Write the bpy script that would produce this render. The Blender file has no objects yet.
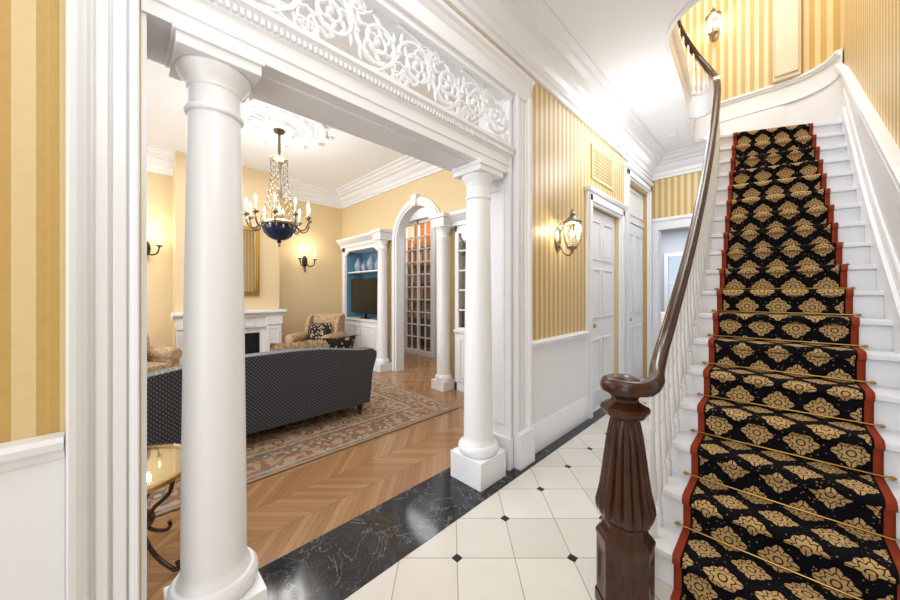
import bpy, bmesh, math, random
from mathutils import Vector, Matrix
random.seed(4)
pi=math.pi
S=bpy.context.scene
try:
    S.view_settings.view_transform='Standard'
except Exception: pass

# ------------------------------------------------------------------ materials
def srgb(r,g,b):
    f=lambda c:(c/255/12.92) if c/255<=0.04045 else ((c/255+0.055)/1.055)**2.4
    return (f(r),f(g),f(b),1)
class NT:
    def __init__(s,name,rough=0.5,metal=0.0,spec=0.5):
        s.mat=bpy.data.materials.new(name); s.mat.use_nodes=True
        s.t=s.mat.node_tree; s.p=s.t.nodes['Principled BSDF']
        s.p.inputs['Roughness'].default_value=rough; s.p.inputs['Metallic'].default_value=metal
        s.p.inputs['Specular IOR Level'].default_value=spec
    def n(s,k): return s.t.nodes.new(k)
    def l(s,a,b): s.t.links.new(a,b)
    def setin(s,inp,v):
        if isinstance(v,(int,float)): inp.default_value=v
        elif isinstance(v,(tuple,list)): inp.default_value=v
        else: s.l(v,inp)
    def m(s,op,a,b=0.0,c=0.0):
        x=s.n('ShaderNodeMath'); x.operation=op
        s.setin(x.inputs[0],a); s.setin(x.inputs[1],b); s.setin(x.inputs[2],c)
        return x.outputs[0]
    def mix(s,f,a,b):
        x=s.n('ShaderNodeMix'); x.data_type='RGBA'
        s.setin(x.inputs[0],f); s.setin(x.inputs[6],a); s.setin(x.inputs[7],b)
        return x.outputs[2]
    def xyz(s,uv=False):
        tc=s.n('ShaderNodeTexCoord'); sp=s.n('ShaderNodeSeparateXYZ')
        s.l(tc.outputs['UV' if uv else 'Object'],sp.inputs[0]); s.co=tc.outputs['UV' if uv else 'Object']
        return sp.outputs[0],sp.outputs[1],sp.outputs[2]
    def noise(s,scale,detail=3,rough=.5,vec=None,dist=0):
        x=s.n('ShaderNodeTexNoise'); x.inputs['Scale'].default_value=scale; x.inputs['Detail'].default_value=detail
        x.inputs['Roughness'].default_value=rough; x.inputs['Distortion'].default_value=dist
        if vec is not None: s.l(vec,x.inputs['Vector'])
        return x.outputs[0]
    def comb(s,a,b,c=0.0):
        x=s.n('ShaderNodeCombineXYZ'); s.setin(x.inputs[0],a); s.setin(x.inputs[1],b); s.setin(x.inputs[2],c); return x.outputs[0]
    def wn(s,v):
        x=s.n('ShaderNodeTexWhiteNoise'); s.l(v,x.inputs['Vector']); return x.outputs[0]
    def col(s,c): s.setin(s.p.inputs['Base Color'],c)
    def bump(s,h,st=.2,d=.01):
        b=s.n('ShaderNodeBump'); b.inputs['Strength'].default_value=st; b.inputs['Distance'].default_value=d
        s.l(h,b.inputs['Height']); s.l(b.outputs[0],s.p.inputs['Normal'])
def plain(name,c,rough=.5,metal=0,var=.04,scale=6,emit=0,spec=.5):
    k=NT(name,rough,metal,spec); x,y,z=k.xyz()
    n=k.noise(scale,3,vec=k.co)
    c2=tuple(max(0,v*(1-var*2)) for v in c[:3])+(1,)
    k.col(k.mix(n,c2,c))
    if emit:
        k.p.inputs['Emission Color'].default_value=c; k.p.inputs['Emission Strength'].default_value=emit
    return k.mat
WHITE=plain('white_paint',srgb(238,239,242),.3,var=.01)
CEIL=plain('ceiling_paint',srgb(243,245,249),.7,var=.01)
PLAST=plain('plaster_yellow',srgb(226,203,160),.6,var=.03,scale=2)
GOLD=plain('brass',srgb(190,150,80),.3,1)
AGED=plain('aged_silver_gilt',srgb(178,164,136),.3,.9)
DGOLD=plain('dark_bronze',srgb(96,80,58),.35,.8)
IRON=plain('black_iron',srgb(32,28,26),.45,.5)
BLACK=plain('black_gloss',srgb(12,12,14),.15)
SOOT=plain('firebox_black',srgb(18,17,17),.9)
BLUE=plain('niche_blue',srgb(104,146,172),.5)
NAVY=plain('navy_glass',srgb(26,42,78),.12)
CREAM=plain('cream_candle',srgb(240,230,205),.5)
CERAM=plain('blue_white_ceramic',srgb(170,190,215),.2,var=.3,scale=30)
BROWN=plain('warm_wood_panel',srgb(178,108,56),.4,var=.2,scale=5)
GREYW=plain('window_fabric',srgb(196,200,206),.8)
BEIGE=plain('beige_pilaster',srgb(225,208,180),.5)
LINEN=plain('white_linen',srgb(232,228,220),.9)
BULB=plain('bulb_glow',srgb(255,236,200),.5,emit=14)
SILV=plain('antique_silver',srgb(150,140,125),.3,.9)
def glassm(name,tint=(.9,.95,1,1),f=.12):
    k=NT(name); t=k.n('ShaderNodeBsdfTransparent'); t.inputs[0].default_value=tint
    g=k.n('ShaderNodeBsdfGlossy'); g.inputs['Roughness'].default_value=.03
    mx=k.n('ShaderNodeMixShader'); mx.inputs[0].default_value=f
    k.l(t.outputs[0],mx.inputs[1]); k.l(g.outputs[0],mx.inputs[2])
    k.l(mx.outputs[0],k.t.nodes['Material Output'].inputs[0]); return k.mat
GLASS=glassm('clear_glass')
GLOBE=glassm('lantern_glass',(.97,.96,.92,1),.2)
CRYS=glassm('crystal',(.92,.95,1,1),.5)
k=NT('mirror_silver',.02,1); k.col(srgb(225,225,225)); MIRROR=k.mat

def stripes(name,axis):
    k=NT(name,.42); x,y,z=k.xyz(); c={'x':x,'y':y}[axis]
    f=k.m('FRACT',k.m('DIVIDE',c,.088))
    w=k.m('GREATER_THAN',f,.5)
    n=k.noise(40,2,vec=k.co)
    g=k.mix(n,srgb(188,154,88),srgb(200,166,100))
    l=k.mix(n,srgb(216,192,142),srgb(224,202,154))
    thin=k.m('LESS_THAN',k.m('ABSOLUTE',k.m('SUBTRACT',f,.25)),.02)
    c1=k.mix(w,g,l)
    k.col(k.mix(k.m('MULTIPLY',thin,.4),c1,srgb(206,176,114)))
    k.setin(k.p.inputs['Roughness'],k.m('ADD',k.m('MULTIPLY',w,-.12),.48))
    return k.mat
STY=stripes('striped_wallpaper_y','y'); STX=stripes('striped_wallpaper_x','x')

def tile():
    k=NT('octagon_tile',.18); x,y,z=k.xyz()
    x0,y0,p=-1.199,1.252,.431
    a=k.m('SUBTRACT',x,x0); b=k.m('SUBTRACT',y,y0)
    fa=k.m('ABSOLUTE',k.m('SUBTRACT',k.m('FRACT',k.m('ADD',k.m('DIVIDE',a,p),.5)),.5))
    fb=k.m('ABSOLUTE',k.m('SUBTRACT',k.m('FRACT',k.m('ADD',k.m('DIVIDE',b,p),.5)),.5))
    dot=k.m('LESS_THAN',k.m('MAXIMUM',fa,fb),.05)
    def j(v):
        f=k.m('FRACT',k.m('ADD',k.m('DIVIDE',v,p),.5))
        return k.m('LESS_THAN',k.m('ABSOLUTE',k.m('SUBTRACT',f,.5)),.0085)
    s1=k.m('ADD',a,b); s2=k.m('SUBTRACT',a,b)
    jt=k.m('MAXIMUM',j(s1),j(s2))
    i1=k.m('FLOOR',k.m('DIVIDE',s1,p)); i2=k.m('FLOOR',k.m('DIVIDE',s2,p))
    r=k.wn(k.comb(i1,i2))
    n=k.noise(5,5,vec=k.co)
    c=k.mix(r,srgb(214,208,200),srgb(228,224,217))
    c=k.mix(k.m('MULTIPLY',n,.35),c,srgb(190,182,170))
    c=k.mix(jt,c,srgb(160,150,135))
    c=k.mix(dot,c,srgb(24,22,24))
    k.col(c); return k.mat
TILE=tile()
def marble():
    k=NT('black_marble',.1); k.xyz()
    n=k.noise(3.5,8,.6,k.co,1.2)
    v=k.m('LESS_THAN',k.m('ABSOLUTE',k.m('SUBTRACT',n,.5)),.004)
    n2=k.noise(9,6,.7,k.co,.8)
    v2=k.m('LESS_THAN',k.m('ABSOLUTE',k.m('SUBTRACT',n2,.52)),.005)
    cl=k.noise(6,4,.6,k.co)
    c=k.mix(cl,srgb(4,5,8),srgb(32,34,40))
    c=k.mix(k.m('MULTIPLY',v,.4),c,srgb(170,170,178)); c=k.mix(k.m('MULTIPLY',v2,.2),c,srgb(140,140,150))
    k.col(c); return k.mat
MARB=marble()
def woodfloor():
    k=NT('chevron_parquet',.2); x,y,z=k.xyz()
    w=.30; a=k.m('DIVIDE',x,w); fi=k.m('FLOOR',a); fr=k.m('FRACT',a)
    par=k.m('MODULO',k.m('ABSOLUTE',fi),2.0)
    sgn=k.m('SUBTRACT',k.m('MULTIPLY',par,2),1)
    t=k.m('ADD',y,k.m('MULTIPLY',k.m('MULTIPLY',k.m('SUBTRACT',fr,.5),sgn),w))
    pw=.06; q=k.m('DIVIDE',t,pw); qi=k.m('FLOOR',q); qf=k.m('FRACT',q)
    r=k.wn(k.comb(fi,qi))
    st=k.comb(k.m('MULTIPLY',t,34),k.m('MULTIPLY',x,4))
    g=k.noise(1.6,5,.7,st)
    c=k.mix(r,srgb(152,112,74),srgb(184,142,100))
    c=k.mix(k.m('MULTIPLY',g,.6),c,srgb(134,96,60))
    gap=k.m('MAXIMUM',k.m('LESS_THAN',qf,.05),k.m('LESS_THAN',fr,.012))
    c=k.mix(k.m('MULTIPLY',gap,.6),c,srgb(86,58,36))
    k.col(c); return k.mat
WOODF=woodfloor()
def darkwood():
    k=NT('mahogany',.24,spec=.38); x,y,z=k.xyz()
    n=k.noise(3,5,.6,k.comb(k.m('MULTIPLY',x,14),k.m('MULTIPLY',y,3),k.m('MULTIPLY',z,3)),.5)
    k.col(k.mix(n,srgb(28,16,11),srgb(84,50,30))); return k.mat
DWOOD=darkwood()
def carpet():
    k=NT('medallion_carpet',.95,spec=.1); u,v,_=k.xyz(True)
    px,py=.168,.27
    def cell(off):
        ax=k.m('MULTIPLY',k.m('SUBTRACT',k.m('FRACT',k.m('ADD',k.m('DIVIDE',u,px),off)),.5),px)
        ay=k.m('MULTIPLY',k.m('SUBTRACT',k.m('FRACT',k.m('ADD',k.m('DIVIDE',v,py),off)),.5),py)
        r=k.m('SQRT',k.m('ADD',k.m('MULTIPLY',ax,ax),k.m('MULTIPLY',ay,ay)))
        th=k.m('ARCTAN2',ay,ax)
        return r,th
    rA,tA=cell(0.0); rB,tB=cell(.5)
    sel=k.m('LESS_THAN',rA,rB)
    r=k.m('MINIMUM',rA,rB)
    th=k.m('ADD',k.m('MULTIPLY',sel,tA),k.m('MULTIPLY',k.m('SUBTRACT',1.0,sel),tB))
    c8=k.m('COSINE',k.m('MULTIPLY',th,8)); c4=k.m('COSINE',k.m('MULTIPLY',th,4))
    R=k.m('ADD',k.m('ADD',.0565,k.m('MULTIPLY',c8,.0045)),k.m('MULTIPLY',c4,.006))
    body=k.m('LESS_THAN',r,R)
    ring=k.m('LESS_THAN',k.m('ABSOLUTE',k.m('SUBTRACT',r,k.m('ADD',.037,k.m('MULTIPLY',c8,.006)))),.003)
    cen=k.m('LESS_THAN',k.m('ABSOLUTE',k.m('SUBTRACT',r,.015)),.003)
    spk=k.m('MULTIPLY',k.m('GREATER_THAN',k.m('COSINE',k.m('MULTIPLY',th,16)),.8),k.m('GREATER_THAN',r,.041))
    hole=k.m('MINIMUM',k.m('ADD',k.m('ADD',ring,cen),spk),1.0)
    vor=k.n('ShaderNodeTexVoronoi'); vor.inputs['Scale'].default_value=48; k.l(k.co,vor.inputs['Vector'])
    sm=k.m('LESS_THAN',vor.outputs['Distance'],.17)
    base=k.mix(k.m('MULTIPLY',sm,.6),srgb(16,16,21),srgb(170,140,95))
    gold=k.mix(k.noise(60,2,vec=k.co),srgb(172,136,84),srgb(212,180,128))
    med=k.mix(hole,gold,srgb(60,42,26))
    halo=k.m('LESS_THAN',r,k.m('ADD',R,.007))
    c=k.mix(halo,base,srgb(12,12,16))
    c=k.mix(body,c,med)
    au=k.m('ABSOLUTE',u)
    c=k.mix(k.m('GREATER_THAN',au,.308),c,srgb(14,13,16))
    c=k.mix(k.m('GREATER_THAN',au,.317),c,srgb(146,60,36))
    k.col(c)
    k.bump(k.noise(400,1,vec=k.co),.3,.003)
    return k.mat
CARP=carpet()
def rugm():
    k=NT('persian_rug',.95,spec=.1); x,y,z=k.xyz()
    cx,cy,hx,hy=-4.37,.95,1.63,1.95
    dx=k.m('SUBTRACT',hx,k.m('ABSOLUTE',k.m('SUBTRACT',x,cx)))
    dy=k.m('SUBTRACT',hy,k.m('ABSOLUTE',k.m('SUBTRACT',y,cy)))
    e=k.m('MINIMUM',dx,dy)
    vor=k.n('ShaderNodeTexVoronoi'); vor.inputs['Scale'].default_value=6.5; vor.inputs['Randomness'].default_value=.7; k.l(k.co,vor.inputs['Vector'])
    d=vor.outputs['Distance']
    vor2=k.n('ShaderNodeTexVoronoi'); vor2.inputs['Scale'].default_value=16; k.l(k.co,vor2.inputs['Vector'])
    n=k.noise(13,3,.6,k.co,.9)
    f=k.mix(k.m('GREATER_THAN',n,.52),srgb(176,158,136),srgb(152,116,92))
    f=k.mix(k.m('LESS_THAN',d,.34),f,srgb(136,94,72))
    f=k.mix(k.m('LESS_THAN',d,.22),f,srgb(184,166,140))
    f=k.mix(k.m('LESS_THAN',d,.10),f,srgb(98,96,102))
    f=k.mix(k.m('LESS_THAN',vor2.outputs['Distance'],.2),f,srgb(118,108,104))
    b=k.mix(k.m('GREATER_THAN',n,.5),srgb(142,104,82),srgb(170,148,122))
    b=k.mix(k.m('LESS_THAN',d,.3),b,srgb(116,108,106))
    b=k.mix(k.m('LESS_THAN',d,.16),b,srgb(184,166,142))
    c=k.mix(k.m('LESS_THAN',e,.38),f,b)
    def band(c,w0,w1,col,s_=.55):
        m=k.m('MULTIPLY',k.m('MULTIPLY',k.m('GREATER_THAN',e,w0),k.m('LESS_THAN',e,w1)),s_); return k.mix(m,c,col)
    c=band(c,.37,.40,srgb(100,90,86)); c=band(c,.40,.45,srgb(178,160,136)); c=band(c,.45,.47,srgb(118,84,68))
    c=band(c,.0,.03,srgb(148,132,110),.9); c=band(c,.03,.05,srgb(104,92,86)); c=band(c,.05,.09,srgb(172,154,130))
    k.col(c); return k.mat
RUG=rugm()
def sofam():
    k=NT('sofa_fabric',.55); x,y,z=k.xyz()
    a=k.m('FRACT',k.m('DIVIDE',k.m('ADD',y,z),.034)); b=k.m('FRACT',k.m('DIVIDE',k.m('SUBTRACT',y,z),.034))
    m=k.m('MULTIPLY',k.m('LESS_THAN',k.m('ABSOLUTE',k.m('SUBTRACT',a,.5)),.22),k.m('LESS_THAN',k.m('ABSOLUTE',k.m('SUBTRACT',b,.5)),.22))
    k.col(k.mix(m,srgb(32,40,58),srgb(108,112,120)))
    k.p.inputs['Sheen Weight'].default_value=.25
    return k.mat
SOFA=sofam()
def chairfab():
    k=NT('armchair_fabric',.85); x,y,z=k.xyz()
    n=k.noise(40,3,.6,k.co,.6)
    c=k.mix(k.m('GREATER_THAN',n,.5),srgb(196,170,136),srgb(162,130,100))
    k.col(c); return k.mat
CHF=chairfab()
def pillowfab():
    k=NT('pillow_fabric',.85); x,y,z=k.xyz()
    ck=k.n('ShaderNodeTexVoronoi'); ck.inputs['Scale'].default_value=22; k.l(k.co,ck.inputs['Vector'])
    k.col(k.mix(k.m('LESS_THAN',ck.outputs['Distance'],.35),srgb(36,28,28),srgb(190,165,138))); return k.mat
PILF=pillowfab()

# ------------------------------------------------------------------ builder
class B:
    def __init__(s,name): s.name=name; s.v=[]; s.f=[]; s.fm=[]; s.mats=[]; s.uv=None; s.M=None
    def mi(s,m):
        if m not in s.mats: s.mats.append(m)
        return s.mats.index(m)
    def add(s,vs,fs,m):
        o=len(s.v); i=s.mi(m)
        if s.M is not None: vs=[tuple(s.M@Vector(v)) for v in vs]
        s.v+= [tuple(v) for v in vs]
        for f in fs: s.f.append([a+o for a in f]); s.fm.append(i)
    def box(s,x0,x1,y0,y1,z0,z1,m):
        v=[(x0,y0,z0),(x1,y0,z0),(x1,y1,z0),(x0,y1,z0),(x0,y0,z1),(x1,y0,z1),(x1,y1,z1),(x0,y1,z1)]
        s.add(v,[(0,3,2,1),(4,5,6,7),(0,1,5,4),(1,2,6,5),(2,3,7,6),(3,0,4,7)],m)
    def prism(s,poly,axis,a0,a1,m):
        n=len(poly)
        mk={'x':lambda p,a:(a,p[0],p[1]),'y':lambda p,a:(p[0],a,p[1]),'z':lambda p,a:(p[0],p[1],a)}[axis]
        v=[mk(p,a0) for p in poly]+[mk(p,a1) for p in poly]
        fs=[tuple(range(n)),tuple(range(2*n-1,n-1,-1))]+[(i,(i+1)%n,n+(i+1)%n,n+i) for i in range(n)]
        s.add(v,fs,m)
    def lathe(s,prof,c,m,seg=24,ax='z',rot=0,sx=1,sy=1,mod=None):
        v=[];f=[];n=len(prof)
        for r,z in prof:
            for i in range(seg):
                a=rot+2*pi*i/seg; rr=r*(mod(a,z) if mod else 1); p=(rr*math.cos(a)*sx,rr*math.sin(a)*sy,z)
                if ax=='x': p=(p[2],p[0],p[1])
                if ax=='y': p=(p[0],p[2],p[1])
                v.append((c[0]+p[0],c[1]+p[1],c[2]+p[2]))
        for j in range(n-1):
            for i in range(seg): f.append((j*seg+i,j*seg+(i+1)%seg,(j+1)*seg+(i+1)%seg,(j+1)*seg+i))
        if prof[0][0]>1e-5: f.append(tuple(range(seg))[::-1])
        if prof[-1][0]>1e-5: f.append(tuple((n-1)*seg+i for i in range(seg)))
        s.add(v,f,m)
    def sweep(s,path,prof,m,up=(0,0,1),scales=None,cap=True):
        P=[Vector(p) for p in path]; n=len(P); k=len(prof); v=[];f=[]
        last=None
        for i in range(n):
            t=(P[min(i+1,n-1)]-P[max(i-1,0)]).normalized()
            u=Vector(up)
            sd=t.cross(u)
            if sd.length<.08: sd=last if last else t.cross(Vector((0,1,.01)))
            sd.normalize()
            if last and sd.dot(last)<0 and up!=(0,0,1): sd=-sd
            last=sd.copy(); uu=sd.cross(t).normalized()
            sc=scales[i] if scales else 1
            for a,b in prof: v.append(P[i]+sd*a*sc+uu*b*sc)
        for i in range(n-1):
            for j in range(k): f.append((i*k+j,i*k+(j+1)%k,(i+1)*k+(j+1)%k,(i+1)*k+j))
        if cap: f.append(tuple(range(k))); f.append(tuple((n-1)*k+j for j in range(k))[::-1])
        s.add(v,f,m)
    def tube(s,path,r,m,seg=8,up=(0,0,1),scales=None,fl=1):
        s.sweep(path,[(r*math.cos(2*pi*i/seg),fl*r*math.sin(2*pi*i/seg)) for i in range(seg)],m,up,scales)
    def ball(s,c,r,m,seg=12,sz=1):
        s.lathe([(max(1e-6,r*math.sin(pi*i/8)),-r*sz*math.cos(pi*i/8)) for i in range(9)],c,m,seg)
    def pillow(s,c,w,h,t,m,rz=0,tilt=0):
        n=9; v=[];f=[]
        R=Matrix.Rotation(rz,3,'Z')@Matrix.Rotation(tilt,3,'Y')
        for sd in (1,-1):
            for i in range(n):
                for j in range(n):
                    a=-1+2*i/(n-1); b=-1+2*j/(n-1)
                    th=t/2*((1-a**4)*(1-b**4))**.5
                    pin=1-.08*(1-abs(a*b))
                    p=R@Vector((sd*th,a*w/2*pin,b*h/2*pin)); v.append((c[0]+p.x,c[1]+p.y,c[2]+p.z))
        for q in (0,n*n):
            for i in range(n-1):
                for j in range(n-1): f.append((q+i*n+j,q+(i+1)*n+j,q+(i+1)*n+j+1,q+i*n+j+1))
        s.add(v,f,m)
    def frame(s,plane,at,a0,a1,z0,z1,w,t,m):
        def bx(p0,p1,q0,q1):
            lo,hi=min(at,at+t),max(at,at+t)
            if plane=='x': s.box(lo,hi,p0,p1,q0,q1,m)
            else: s.box(p0,p1,lo,hi,q0,q1,m)
        bx(a0,a1,z0,z0+w); bx(a0,a1,z1-w,z1); bx(a0,a0+w,z0+w,z1-w); bx(a1-w,a1,z0+w,z1-w)
    def done(s,bevel=0,smooth=35,merge=True,seg=2):
        me=bpy.data.meshes.new(s.name); me.from_pydata(s.v,[],s.f)
        for m in s.mats: me.materials.append(m)
        me.polygons.foreach_set('material_index',s.fm)
        if s.uv is None:
            bm=bmesh.new(); bm.from_mesh(me)
            if merge: bmesh.ops.remove_doubles(bm,verts=bm.verts,dist=1e-6)
            bmesh.ops.recalc_face_normals(bm,faces=bm.faces); bm.to_mesh(me); bm.free()
        else:
            l=me.uv_layers.new(name='UVMap')
            for p in me.polygons:
                for li in p.loop_indices: l.data[li].uv=s.uv[me.loops[li].vertex_index]
        if smooth:
            me.polygons.foreach_set('use_smooth',[True]*len(me.polygons)); me.set_sharp_from_angle(angle=math.radians(smooth))
        ob=bpy.data.objects.new(s.name,me); S.collection.objects.link(ob)
        if bevel:
            b=ob.modifiers.new('bevel','BEVEL'); b.width=bevel; b.segments=seg; b.limit_method='ANGLE'; b.angle_limit=math.radians(40)
        me.update(); return ob
def catmull(pts,n=8):
    P=[Vector(p) for p in pts]; P=[2*P[0]-P[1]]+P+[2*P[-1]-P[-2]]; out=[]
    for i in range(1,len(P)-2):
        for j in range(n):
            t=j/n; a,b,c,d=P[i-1],P[i],P[i+1],P[i+2]
            out.append(.5*((2*b)+(c-a)*t+(2*a-5*b+4*c-d)*t*t+(3*b-a-3*c+d)*t**3))
    out.append(P[-2]); return out

XW=-1.52; XL=-1.80; H=3.6
# ------------------------------------------------------------------ floors
b=B('floor'); b.box(-1.6,1.7,-2.2,6.45,-.1,0,TILE); b.done(smooth=0)
b=B('floor_marble_border'); b.box(-1.86,-1.4,-2.2,2.25,-.09,.003,MARB); b.box(-1.53,-1.4,2.25,6.3,-.09,.003,MARB); b.done(smooth=0)
b=B('floor_living_room'); b.box(-7.0,-1.86,-3.2,6.3,-.1,0,WOODF); b.done(smooth=0)
b=B('floor_back_room'); b.box(-3.2,.7,6.45,9.6,-.1,0,WOODF); b.done(smooth=0)
# ------------------------------------------------------------------ hall left wall
b=B('wall_left')
b.box(XL,XW,-2.2,.045,0,H,STY)
b.box(XL,XW,.045,2.2,3.0,H,STY)
b.box(XL,XW,2.2,3.77,0,H,STY)
b.box(XL,XW,3.77,4.75,2.42,H,STY)
b.box(XL,XW,4.75,5.07,0,H,STY)
b.box(XL,XW,5.07,6.08,3.0,H,STY)
b.box(XL,XW,6.08,6.45,0,H,STY)
b.done(smooth=0)
def wains(b,y0,y1):
    b.box(XW,XW+.012,y0,y1,0,.93,WHITE)
    b.prism([(XW,.91),(XW+.02,.91),(XW+.025,.93),(XW+.045,.945),(XW+.05,.965),(XW+.04,.98),(XW,.985)],'y',y0,y1,WHITE)
    b.prism([(XW,0),(XW+.03,0),(XW+.03,.2),(XW+.022,.22),(XW+.022,.235),(XW+.01,.26),(XW,.26)],'y',y0,y1,WHITE)
b=B('trim_wainscot_left')
wains(b,-2.2,-.12); wains(b,2.42,3.65)
b.done(bevel=.002)
def corn(z=H):
    return [(0,z-.32),(.025,z-.32),(.03,z-.28),(.05,z-.27),(.055,z-.22),(.10,z-.19),(.12,z-.15),(.125,z-.13),(.17,z-.12),(.175,z-.09),(.22,z-.07),(.235,z-.04),(.28,z-.025),(.28,z-.001),(0,z-.001)]
b=B('trim_cornice_hall')
b.prism([(XW+a,c) for a,c in corn()],'y',-2.2,6.3,WHITE)
b.prism([(6.3-a,c) for a,c in corn()],'x',XW,-.5,WHITE)
b.done()
b=B('trim_cornice_living')
b.prism([(-6.9+a,c) for a,c in corn()],'y',-3,3.48,WHITE)
b.prism([(3.48-a,c) for a,c in corn()],'x',-6.9,XL,WHITE)
b.prism([(XL-a,c) for a,c in corn()],'y',-3,3.48,WHITE)
b.done()
# ------------------------------------------------------------------ portal
def casing(b,y0,y1,x,z0,z1,flip=False):
    w=y1-y0
    pf=[(0,0),(0,.06),(.03,.065),(.06,.05),(.14,.045),(.17,.028),(.2,.04),(.38,.04),(.4,.028),(.43,.028),(.46,.042),(.62,.042),(.65,.03),(.7,.03),(.74,.045),(.8,.05),(.86,.07),(.96,.075),(1,.07),(1,0)]
    if flip: pf=[(1-a,c) for a,c in pf][::-1]
    b.prism([(x+c,y0+a*w) for a,c in pf],'z',z0,z1,WHITE)
b=B('trim_portal_casing')
casing(b,-.115,.04,XW,.28,3.02,True)
casing(b,2.22,2.42,XW,.28,3.02)
b.box(XW,XW+.078,-.122,.045,0,.28,WHITE); b.box(XW,XW+.09,2.215,2.43,0,.28,WHITE)
b.box(XL-.02,XW+.02,2.17,2.2,0,3.0,WHITE); b.box(XL-.02,XW,.045,.06,0,3.0,WHITE)
b.frame('y',2.17,XL+.03,XW-.03,.35,2.25,.02,-.012,WHITE)
b.box(XL-.03,XW+.03,2.15,2.2,0,.25,WHITE)
b.box(XL-.02,XW+.03,.045,2.22,2.96,3.02,WHITE)
b.prism([(XW,2.98),(XW+.05,2.98),(XW+.055,3.02),(XW+.045,3.04),(XW+.045,3.09),(XW+.06,3.105),(XW+.065,3.125),(XW+.085,3.14),(XW+.09,3.165),(XW,3.175)],'y',-.14,2.44,WHITE)
b.done(bevel=.002)
b=B('trim_portal_beam')
z0=2.35
pf=[(XL-.01,z0),(XW+.01,z0),(XW+.01,z0+.05),(XW+.018,z0+.055),(XW+.018,z0+.12),(XW+.028,z0+.13),(XW+.028,z0+.145),(XW+.045,z0+.175),(XW+.055,z0+.18),(XW+.055,z0+.2),(XL-.07,z0+.2),(XL-.06,z0+.15),(XL-.02,z0+.12)]
b.prism(pf,'y',.045,2.2,WHITE)
y=.06
while y<2.18:
    b.box(XW+.015,XW+.046,y,y+.014,z0+.135,z0+.16,WHITE); y+=.024
b.box(XL+.06,XW-.06,.42,1.75,z0-.012,z0,WHITE)
b.box(XW-.02,XW+.03,.045,2.2,2.55,2.572,WHITE); b.box(XW-.02,XW+.03,.045,2.2,2.935,2.96,WHITE)
b.done(bevel=.0015)
b=B('trim_fretwork_panel')
xf=XW-.01
def sp(cy,cz,r0,r1,a0,turns,sg,n=36,th=.012,leaf=True,lt=.0095,step=3):
    pts=[];sc=[]
    for i in range(n+1):
        t=i/n; a=a0+sg*2*pi*turns*t; r=r0+(r1-r0)*t**.85
        pts.append((xf,cy+r*math.cos(a),cz+r*math.sin(a))); sc.append(1.05-.4*t)
    b.tube(pts,th,WHITE,6,(1,0,0),sc)
    b.ball(pts[-1],th*1.7,WHITE,8)
    if leaf:
        for q in range(2,n-3,step):
            p=Vector(pts[q]); t=(Vector(pts[q+1])-Vector(pts[q-1])).normalized(); rd=Vector((0,p.y-cy,p.z-cz)).normalized()
            for side,L in ((1,.044),(-1,.028)):
                if side==-1 and math.hypot(p.y-cy,p.z-cz)<.06: continue
                lp=[p+rd*side*L*s_+t*(.05*s_*s_) for s_ in (0,.3,.6,.85,1)]
                for e in lp: e.z=max(2.575,min(2.935,e.z)); e.y=max(.06,min(2.17,e.y))
                b.tube(lp,lt,WHITE,5,(1,0,0),[.6,1.2,1.1,.7,.12])
nc=8; c=(2.17-.06)/nc; zc=2.755
for i in range(nc):
    cy=.06+c*(i+.5); sg=1 if i%2 else -1
    sp(cy,zc,.142,.012,pi,2.1,sg,40)
    sp(cy+c/2-.005,zc-sg*.13,.054,.008,0,1.6,-sg,20,.009,True,.008)
    sp(cy-c/2+.02,zc+sg*.125,.052,.008,pi/2,1.6,sg,18,.009,True,.008)
    b.ball((xf,cy+c/2,zc+sg*.01),.02,WHITE,8)
    b.tube([(xf,cy-c/2,zc-sg*.165),(xf,cy-c/4,zc-sg*.162),(xf,cy,zc-sg*.148),(xf,cy+c*.3,zc-sg*.09),(xf,cy+c/2,zc)],.011,WHITE,6,(1,0,0))
b.done(smooth=60)
def column(x,y):
    b=B('column')
    b.box(x-.15,x+.15,y-.15,y+.15,0.0035,.2,WHITE)
    pf=[(.14,.2),(.15,.215),(.153,.235),(.15,.255),(.138,.27),(.125,.273),(.122,.285),(.113,.30),(.11,.32)]
    for i in range(9):
        t=i/8; pf.append((.11-.02*t**1.4,.34+1.74*t))
    pf+=[(.089,2.10),(.098,2.105),(.101,2.115),(.098,2.125),(.089,2.13),(.089,2.2),(.094,2.205),(.094,2.215),(.105,2.235),(.122,2.26),(.126,2.275),(.12,2.285)]
    b.lathe(pf,(x,y,0),WHITE,48)
    b.box(x-.135,x+.135,y-.135,y+.135,2.28,2.325,WHITE); b.box(x-.145,x+.145,y-.145,y+.145,2.32,2.3505,WHITE)
    b.done(bevel=.003)
column(-1.62,.268); column(-1.62,1.925)
# ------------------------------------------------------------------ doors on hall left
def paneldoor(name,y0,y1,z1,rows):
    b=B(name); x=XW-.05
    b.box(x-.045,x,y0,y1,0.005,z1,WHITE)
    w=(y1-y0)
    for (a,c) in rows:
        for (p,q) in ((.12,.46),(.54,.88)):
            b.frame('x',x,y0+w*p,y0+w*q,a,c,.022,.014,WHITE)
            b.box(x,x+.006,y0+w*p+.05,y0+w*q-.05,a+.05,c-.05,WHITE)
    b.lathe([(0.001,0),(.03,0),(.03,.01),(.01,.015),(.01,.045),(.028,.055),(.03,.07),(.02,.085),(.001,.088)],(x,y0+.08,1.02),GOLD,16,'x')
    b.done(bevel=.003)
paneldoor('door_1',3.78,4.74,2.41,[(.2,.85),(1.1,1.7),(1.8,2.28)])
paneldoor('door_2',5.08,6.07,2.45,[(.2,.9),(1.1,2.3)])
b=B('trim_door_casings')
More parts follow.
